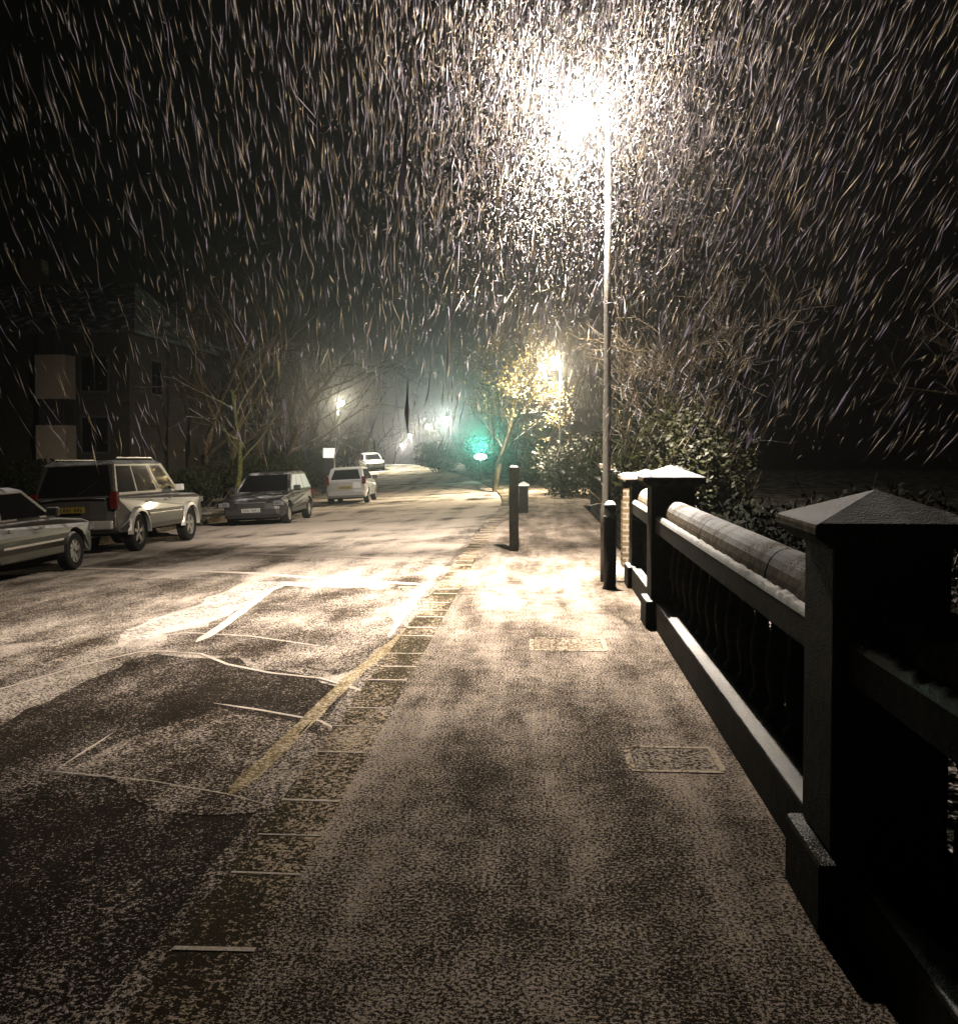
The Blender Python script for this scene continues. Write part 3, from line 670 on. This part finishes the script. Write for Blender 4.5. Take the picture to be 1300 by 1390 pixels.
# ------------------------------------------------------------------ houses on the left
def house(label, x, y, w, d, eave, ridge, mat, base, wins, bays=(), lit=None, hip=1.6):
    t = thing('house', label, 'house', (x, y, base)); h = eave-base
    MB().box((0,0,h/2),(w,d,h)).build('wall', mat, t)
    e = .35; rh = ridge-eave; b = MB()
    b.add([(-w/2-e,-d/2-e,h),(w/2+e,-d/2-e,h),(w/2+e,d/2+e,h),(-w/2-e,d/2+e,h),(-w/2-e,-d/2-e,h+.12),(w/2+e,-d/2-e,h+.12),(w/2+e,d/2+e,h+.12),(-w/2-e,d/2+e,h+.12),(-w/2+hip,0,h+rh),(w/2-hip,0,h+rh)],
          [(0,3,2,1),(0,1,5,4),(1,2,6,5),(2,3,7,6),(3,0,4,7),(4,5,9,8),(5,6,9),(6,7,8,9),(7,4,8)])
    rf = b.build('roof', 'slate', t)
    MB().box((-w*.2,0,h+rh+.3),(.9,.6,1.3)).build('chimney', 'brick_red', rf)
    for (face, u, z, ww, hh) in wins:                        # face 'f' looks at the camera, 's' looks at the road
        z -= base
        c = (u, -d/2, z) if face == 'f' else (w/2, u, z)
        f = MB(); s_ = (ww+.12,.10,hh+.12) if face == 'f' else (.10,ww+.12,hh+.12)
        f.box(c, s_); fo = f.build('window', 'dark_trim', t)
        for sx in (-1, 1):
            cc = (c[0]+sx*ww/4, c[1]-.045, c[2]) if face == 'f' else (c[0]+.045, c[1]+sx*ww/4, c[2])
            MB().box(cc, (ww/2-.05,.03,hh-.04) if face == 'f' else (.03,ww/2-.05,hh-.04)).build('pane', 'glass', fo)
    for (u, ww, z0, z1, rows) in bays:                       # bay towards the camera and road: panels and glazed storeys
        bb = MB(); dd = .7; cx, cy = u, -d/2-dd/2
        bb.box((cx, cy, (z1-base)/2+.0),(ww,dd,z1-base)); bo = bb.build('bay', 'dark_paint', t)
        for r0_, r1_ in rows:
            MB().box((cx,cy,(r0_+r1_)/2-base),(ww+.16,dd+.16,r1_-r0_)).build('panel', 'panel', bo)
        for sx in (-1, 1):
            for off in (0, .34): MB().box((cx+sx*(ww/2-.05-off*.9), cy-dd/2-.03, (z0+z1)/2-base),(.05,.06,z1-z0)).build('mullion', 'render', bo)
        MB().box((cx,cy,z1-base+.06),(ww+.5,dd+.5,.12)).build('bay_roof', 'slate', bo)
    return t
Y1 = 36; k1 = Y1/F; hx = lambda px, d: (px-VX)*d/F; hzt = lambda py, d: 1.66-(py-VY)*d/F
dF = Y1
xc = hx(165, dF)-4.2
house('dark house with a projecting bay of pale panels between its windows', xc, dF+4.5, 8.4, 9, hzt(450, dF), hzt(380, dF+4.5), 'render', -1.2,
      [('f', 2.9, hzt(505, dF), 1.0, 1.3), ('f', -3.2, hzt(505, dF), 1.0, 1.3), ('f', 2.9, hzt(590, dF), 1.0, 1.3), ('s', -2, hzt(505, dF), 1.0, 1.3)],
      [(hx(67, dF)-xc, .98, hzt(640, dF), hzt(447, dF), [(hzt(541, dF), hzt(481, dF)), (hzt(633, dF), hzt(577, dF))])])
dF = 47; xc = hx(250, dF)-2.6
h2 = house('brown brick house half hidden by trees with a dark upstairs window', xc-.6, dF+4, 4.6, 7, hzt(455, dF), hzt(420, dF+3), 'brick_red', -1.4,
      [('f', hx(187, dF)-xc+.6, hzt(478, dF), .7, 1.0), ('f', hx(187, dF)-xc+.6, hzt(560, dF), .8, 1.1)], hip=1.2)
f = MB().box((hx(208, dF)-xc+.6,-3.5,hzt(602, dF)+1.4),(.46,.10,.50)).build('window', 'white_paint', h2)
for i in (-1, 1):
    MB().box((hx(208, dF)-xc+.6+i*.105,-3.56,hzt(602, dF)+1.4),(.17,.03,.42)).build('pane', emis('lit_amber_window', (1.,.55,.18), .9), f)

# ------------------------------------------------------------------ trees
def branch_tree(seed, H, tr, tmin=.004,  spread=.55, levels=4, lean=0., leafy=0, twn=3, upward=.35, split=(3,5), clear=.28):
    """trunk mesh, limb mesh, crown mesh of twigs; leafy = leaves per twig"""
    rd = random.Random(seed); T, Lm, C, Lf = MB(), MB(), MB(), MB()
    def leaf(p):
        a = Vector([rd.gauss(0, 1) for _ in range(3)]).normalized(); c = a.orthogonal().normalized(); s_ = rd.uniform(.03,.06)*(H/8)
        Lf.add([p+a*s_, p+c*s_*.6, p-a*s_, p-c*s_*.6], [(0,1,2,3)])
    def grow(p, d, ln, r, lv):
        k = 5 if lv < 2 else 3; pts = [p.copy()]; rad = [r]; q = p.copy(); dd = d.copy()
        for i in range(k):
            dd = (dd+Vector((rd.gauss(0,.14), rd.gauss(0,.14), rd.gauss(0,.10)+.05*upward*lv))).normalized()
            q = q+dd*ln/k; pts.append(q.copy()); rad.append(max(tmin, r*(1-.62*(i+1)/k)))
        (T if lv == 0 else Lm if lv < 2 else C).tube(pts, rad, 8 if lv == 0 else 5 if lv < 2 else 3, cap=False)
        if lv >= levels:
            for _ in range(leafy): leaf(pts[rd.randrange(1, len(pts))]+Vector([rd.gauss(0,.05) for _ in range(3)])*H/8)
            return
        nb = rd.randint(*split)+(2 if lv == 0 else 0)
        for b_ in range(nb):
            tpos = clear+(1-clear)*(b_+rd.random()*.7)/nb if lv == 0 else .25+.75*(b_+rd.random())/nb
            tpos = min(tpos, 1.); fi = tpos*k; i0 = min(int(fi), k-1); pp = pts[i0].lerp(pts[i0+1], fi-i0)
            ax = Vector([rd.gauss(0,1) for _ in range(3)]); base = (pts[i0+1]-pts[i0]).normalized(); side = (ax-ax.dot(base)*base).normalized()
            nd = (base*(1-spread)+side*spread+Vector((0,0,upward*.4))).normalized()
            grow(pp, nd, ln*rd.uniform(.48,.70)*(1-.25*tpos if lv == 0 else 1), max(tmin, rad[i0]*rd.uniform(.42,.6)), lv+1)
    grow(Vector((0,0,-.3)), Vector((lean,0,1)).normalized(), H*.72, tr, 0)
    return T, Lm, C, Lf
def tree(label, x, y, H, tr, seed, name='bare_tree', group=None, bark='bark', twig='twig', leafm=None, **kw):
    z = gz(x, y, True)-.5 if x > -9 else gz(x, y)-.15
    t = thing(name, label, 'tree', (x, y, z), 0, group)
    T, Lm, C, Lf = branch_tree(seed, H, tr, leafy=kw.pop('leafy', 3 if leafm else 0), **kw)
    tk = T.build('trunk', bark, t, smooth=True); Lm.build('limb', bark, tk, smooth=True)
    cr = C.build('crown', twig, t)
    if leafm: Lf.build('foliage', leafm, cr)
    return t
t1 = tree('bare reddish twiggy tree rising right behind the tall lamp post and hedge', 1.9, 17.0, 5.3, .09, 3, twig='twig_pink', levels=4, split=(4,6), clear=.2, tmin=.006)
t2 = tree('yellow-lit twiggy tree spreading around the warm street lamp', -2.1, 44.8, 8.2, .16, 8, leafm='leaf_lamp_yellow', leafy=11, bark='twig', levels=4, split=(4,5), spread=.66, clear=.3, tmin=.009)
t3 = tree('slender bare tree beside the hedge between the two lamp posts', 2.6, 31, 7.5, .12, 9, levels=4, split=(3,5))
t4 = tree('bare tree far right over the garden, lost in darkness', 11.5, 21, 8, .2, 12, levels=4, split=(3,5))
t5 = tree('small dark tree standing at the crest beside the far street lamps', at(576, 88), 86, 3.4, .10, 21, levels=3, leafm='leaf_dark', split=(4,6), clear=.15)
# woods on the left: a few prototypes, then copies
wood = [tree('dark bare tree in the crowded wood behind the parked cars', at(300, 42), 42, 12, .20, 31, group='bare trees of the wood behind the parked cars', levels=4, split=(3,4)),
        tree('dark bare tree in the crowded wood behind the parked cars', at(345, 50), 50, 13, .22, 32, group='bare trees of the wood behind the parked cars', levels=4, split=(3,5), lean=-.15),
        tree('dark bare tree in the crowded wood behind the parked cars', at(395, 58), 58, 14, .24, 33, group='bare trees of the wood behind the parked cars', levels=4, split=(3,4), lean=.1)]
spots = [(262,40,.9),(235,56,1.0),(372,46,.85),(322,62,1.1),(418,66,1.0),(280,70,1.1),(355,74,1.05),(404,52,.8),(205,62,1.1),(438,78,.9),(240,80,1.1),(312,86,1.2),(380,92,1.1),(150,60,1.1),(90,64,1.1),(430,98,1.1)]
for i, (px, d, s) in enumerate(spots):
    c = copy_tree(wood[i % 3]); x = at(px, d); c.location = (x, d, gz(x, d)-.2); c.rotation_euler.z = random.uniform(0, 6.28); c.scale = (s, s, s*random.uniform(.9,1.1))
bg = [(470,112,1.0),(500,104,.9),(530,126,1.1),(600,120,1.0),(650,105,.9),(690,96,1.0),(735,84,.9),(560,160,1.2),(625,140,1.2),(680,78,.7)]
g0 = None
for i, (px, d, s) in enumerate(bg):
    c = copy_tree(wood[(i+1) % 3]); x = at(px, d); c.location = (x, d, gz(x, d, True)-.5); c.rotation_euler.z = random.uniform(0, 6.28); c.scale = (s*.75, s*.75, s*.62)
    c['label'] = 'hazy bare tree in the tree line beyond the road crest'; c['group'] = 'hazy trees beyond the road crest'
mt = tree('mossy ivy-clad pale trunk standing between the off-roader and the black car', at(315, 33), 33, 6.5, .11, 41, bark='bark_moss', levels=3, clear=.45)

def shrub(label, x, y, rx, ry, h, n, mat, seed, name='hedge', cat='hedge', z0=None, leaf=(.035,.075), group=None):
    rd = random.Random(seed); z = (gz(x, y, True)-.4) if z0 is None else z0
    t = thing(name, label, cat, (x, y, z), 0, group); b = MB(); s_ = MB()
    lobes = [(rd.uniform(-.7,.7)*rx, rd.uniform(-.7,.7)*ry, rd.uniform(.35,.85)*h, rd.uniform(.30,.55)) for _ in range(14)]
    for _ in range(n):
        lx, ly, lz, lr = rd.choice(lobes); a = Vector([rd.gauss(0,1) for _ in range(3)]).normalized(); q = rd.random()**.4
        p = Vector((lx+a.x*rx*lr*q, ly+a.y*ry*lr*q, max(.02, lz+a.z*h*lr*.6*q)))
        u = Vector([rd.gauss(0,1) for _ in range(3)]).normalized(); w = u.orthogonal().normalized(); s1 = rd.uniform(*leaf)
        b.add([p+u*s1, p+w*s1*.5, p-u*s1, p-w*s1*.5], [(0,1,2,3)])
    for lx, ly, lz, lr in lobes:
        s_.tube([(lx*.4, ly*.4, 0), (lx*.8, ly*.8, lz*.6), (lx, ly, lz)], [.035,.022,.008], 5, cap=False)
        for _ in range(5):
            a = Vector([rd.gauss(0,.5) for _ in range(3)]); s_.tube([(lx*.8, ly*.8, lz*.6), (lx+a.x*rx*.5, ly+a.y*ry*.5, lz+abs(a.z)*h*.4)], [.014,.004], 3, cap=False)
    st_ = s_.build('stem', 'bark', t); b.build('foliage', mat, t); return t
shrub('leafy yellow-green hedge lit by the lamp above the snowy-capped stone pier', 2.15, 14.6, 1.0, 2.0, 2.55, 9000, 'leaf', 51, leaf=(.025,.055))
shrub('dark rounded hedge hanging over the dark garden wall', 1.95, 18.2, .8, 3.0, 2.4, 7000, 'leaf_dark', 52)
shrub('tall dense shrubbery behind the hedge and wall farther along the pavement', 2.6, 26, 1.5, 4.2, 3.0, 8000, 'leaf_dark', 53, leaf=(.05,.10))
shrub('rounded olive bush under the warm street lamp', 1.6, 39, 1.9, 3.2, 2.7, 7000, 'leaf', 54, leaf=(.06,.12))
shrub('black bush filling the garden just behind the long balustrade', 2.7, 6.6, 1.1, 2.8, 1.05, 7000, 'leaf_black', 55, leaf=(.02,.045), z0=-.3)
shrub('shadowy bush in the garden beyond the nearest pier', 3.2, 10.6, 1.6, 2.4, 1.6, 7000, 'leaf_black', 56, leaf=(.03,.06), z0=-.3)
hs = [('shaggy dark hedge at the kerb between house bay and off-roader', 80, 28, 2.0), ('low dark hedge behind the black car bonnet', 290, 36, 1.8), ('dark hedge behind the roof of the black car', 385, 40, 2.3),
      ('dark bush next to the white notice board', 425, 56, 2.4), ('yellowish bush right of the white notice board', 470, 66, 3.2), ('pale bush below the crest lamps beside the tiny silver car', 500, 92, 3.2)]
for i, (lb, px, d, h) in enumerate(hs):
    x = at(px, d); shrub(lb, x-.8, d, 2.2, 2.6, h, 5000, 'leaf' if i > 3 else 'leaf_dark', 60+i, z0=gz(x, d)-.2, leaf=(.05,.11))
hb = [('hazy green bush on the verge left of the lit sign', 600, 74, 2.2), ('hazy green bush directly behind the lit sign', 655, 70, 2.6), ('broad hazy bush right of the lit sign', 705, 62, 3.0), ('dim bush between lit sign bushes and olive bush', 735, 52, 2.6)]
for i, (lb, px, d, h) in enumerate(hb):
    x = at(px, d); shrub(lb, x, d, 2.0, 2.2, h, 5000, 'leaf', 80+i, z0=gz(x, d, True)-.3, leaf=(.06,.13))

# ------------------------------------------------------------------ falling snow: every flake a small bent sliver
def flakes(n, d0, d1, lmin, lmed, lmax, wid, jit, power=3., glow_swarm=0):
    D = (d0**power+(d1**power-d0**power)*rng.random(n))**(1/power)
    X = D*(rng.uniform(-.66,.56, n)); Z = 1.66+D*rng.uniform(-.56,.56, n)
    if glow_swarm: X = .47+rng.normal(0, glow_swarm, n); D = 12+rng.normal(0, glow_swarm, n); Z = 5.55+rng.normal(0, glow_swarm*1.1, n)  # extra flakes packed round the lamp to whiten its glow
    gzv = np.interp(D, [a for a, _ in PROF], [b_ for _, b_ in PROF]) - np.where(X < -1.2, .3, 0)
    rl = np.sqrt((X-.47)**2+(D-12)**2+(Z-5.5)**2)
    keep = 1/(1+(rl/3.5)**3.6) if d1 < 30 else np.ones(n)*.8  # flakes thinned away from the lamp to steepen its light falloff
    keep = np.where(Z < 1.66-.015*D, keep*(0 if d1 < 30 else .07), keep)
    if d1 <= 4: keep = np.where(Z < 1.7+.08*D, 0, keep)
    ok = (Z > gzv+.15) & (rng.random(n) < keep); D, X, Z = D[ok], X[ok], Z[ok]; m_ = len(D)
    base = np.array([-.14, .92, -.72]); base /= np.linalg.norm(base)
    d = base+rng.normal(0, jit, (m_, 3)); d /= np.linalg.norm(d, axis=1)[:, None]
    ln = np.clip(rng.lognormal(math.log(lmed), .5, m_), lmin, lmax); w = wid*rng.lognormal(0, .5, m_)
    P = np.stack([X, D, Z], 1)
    a = np.cross(d, np.array([.3,.2,1.])); a /= np.linalg.norm(a, axis=1)[:, None]; c = np.cross(d, a)
    bend_ = (a*rng.normal(0, .022, m_)[:, None]+c*rng.normal(0, .022, m_)[:, None])*ln[:, None]
    V = np.empty((m_, 5, 3), np.float32)
    V[:, 0] = P-d*ln[:, None]/2; V[:, 4] = P+d*ln[:, None]/2
    for i in range(3):
        t_ = 2*math.pi*i/3; V[:, 1+i] = P+bend_+(a*math.cos(t_)+c*math.sin(t_))*w[:, None]/2
    return V.reshape(-1, 3)
parts = [flakes(17000, 4, 12, .02, .06, .2, .0060, .5, glow_swarm=1.0),
         flakes(1500, 1.0, 2.6, .08, .16, .30, .008, .06),
         flakes(900, 1.8, 4, .05, .13, .30, .0055, .08),
         flakes(46000, 4, 12, .08, .27, .80, .0070, .10),
         flakes(46000, 12, 26, .10, .33, .75, .0100, .17),
         flakes(110000, 5, 26, .015, .035, .09, .0046, .6),
         flakes(9000, 26, 70, .08, .2, .5, .013, .5)]
V = np.concatenate(parts); nf = len(V)//5
tri = np.array([[0,1,2],[0,2,3],[0,3,1],[4,2,1],[4,3,2],[4,1,3]], np.int32)
idx = (np.arange(nf, dtype=np.int32)[:, None, None]*5+tri[None]).reshape(-1)
me = bpy.data.meshes.new('falling_snow'); me.vertices.add(len(V)); me.vertices.foreach_set('co', V.ravel())
me.loops.add(len(idx)); me.loops.foreach_set('vertex_index', idx); me.polygons.add(nf*6)
me.polygons.foreach_set('loop_start', np.arange(0, len(idx), 3, dtype=np.int32)); me.update(calc_edges=True); me.materials.append(M['flake'])
o = bpy.data.objects.new('falling_snow', me); COL.objects.link(o)
tag(o, 'wind-driven snow streaking down through the lamp light', 'snow', kind='stuff')

# ------------------------------------------------------------------ haze
m, nt, out = newmat('snowy_air'); pv = N(nt, 'ShaderNodeVolumePrincipled'); pv.inputs['Color'].default_value = (.93,.92,.95,1)
pv.inputs['Density'].default_value = .0022; pv.inputs['Anisotropy'].default_value = .92; L(nt, pv.outputs[0], out.inputs['Volume'])
b = MB(); b.box((-20, 90, 5), (700, 600, 44)); hz_ = b.build('haze', m)
tag(hz_, 'thin night haze of snow in the air around the lamps', 'haze', kind='stuff')

# ------------------------------------------------------------------ world, camera
w = bpy.data.worlds.new('World'); S.world = w; w.use_nodes = True; nt = w.node_tree
sky = nt.nodes.new('ShaderNodeTexSky'); sky.sky_type = 'NISHITA'; sky.sun_disc = False; sky.sun_elevation = R(-8); sky.sun_rotation = R(140)
bgn = nt.nodes['Background']; nt.links.new(sky.outputs[0], bgn.inputs[0]); bgn.inputs[1].default_value = .005
cd = bpy.data.cameras.new('camera'); cam = bpy.data.objects.new('camera', cd); COL.objects.link(cam); S.camera = cam
cd.sensor_fit = 'VERTICAL'; cd.sensor_height = 36; cd.sensor_width = 36
Fp = F; cd.lens = 36*Fp/1390; cd.clip_start = .05; cd.clip_end = 2000
yaw = math.atan((VX-650)/Fp); pitch = math.atan((650-VY)/Fp)
cam.location = EYE; cam.rotation_euler = (R(90)-pitch, 0, yaw)
cd.shift_y = -(695-650)/1390
S.view_settings.view_transform = 'Standard'; S.view_settings.look = 'None'; S.view_settings.gamma = 1; S.view_settings.exposure = -.5
cy = S.cycles
cy.max_bounces = 4; cy.diffuse_bounces = 0; cy.glossy_bounces = 2; cy.volume_bounces = 0; cy.transparent_max_bounces = 8
cy.caustics_reflective = False; cy.caustics_refractive = False; cy.sample_clamp_indirect = 3
cy.use_denoising = True; cy.denoiser = 'OPENIMAGEDENOISE'; cy.denoising_input_passes = 'RGB_ALBEDO_NORMAL'
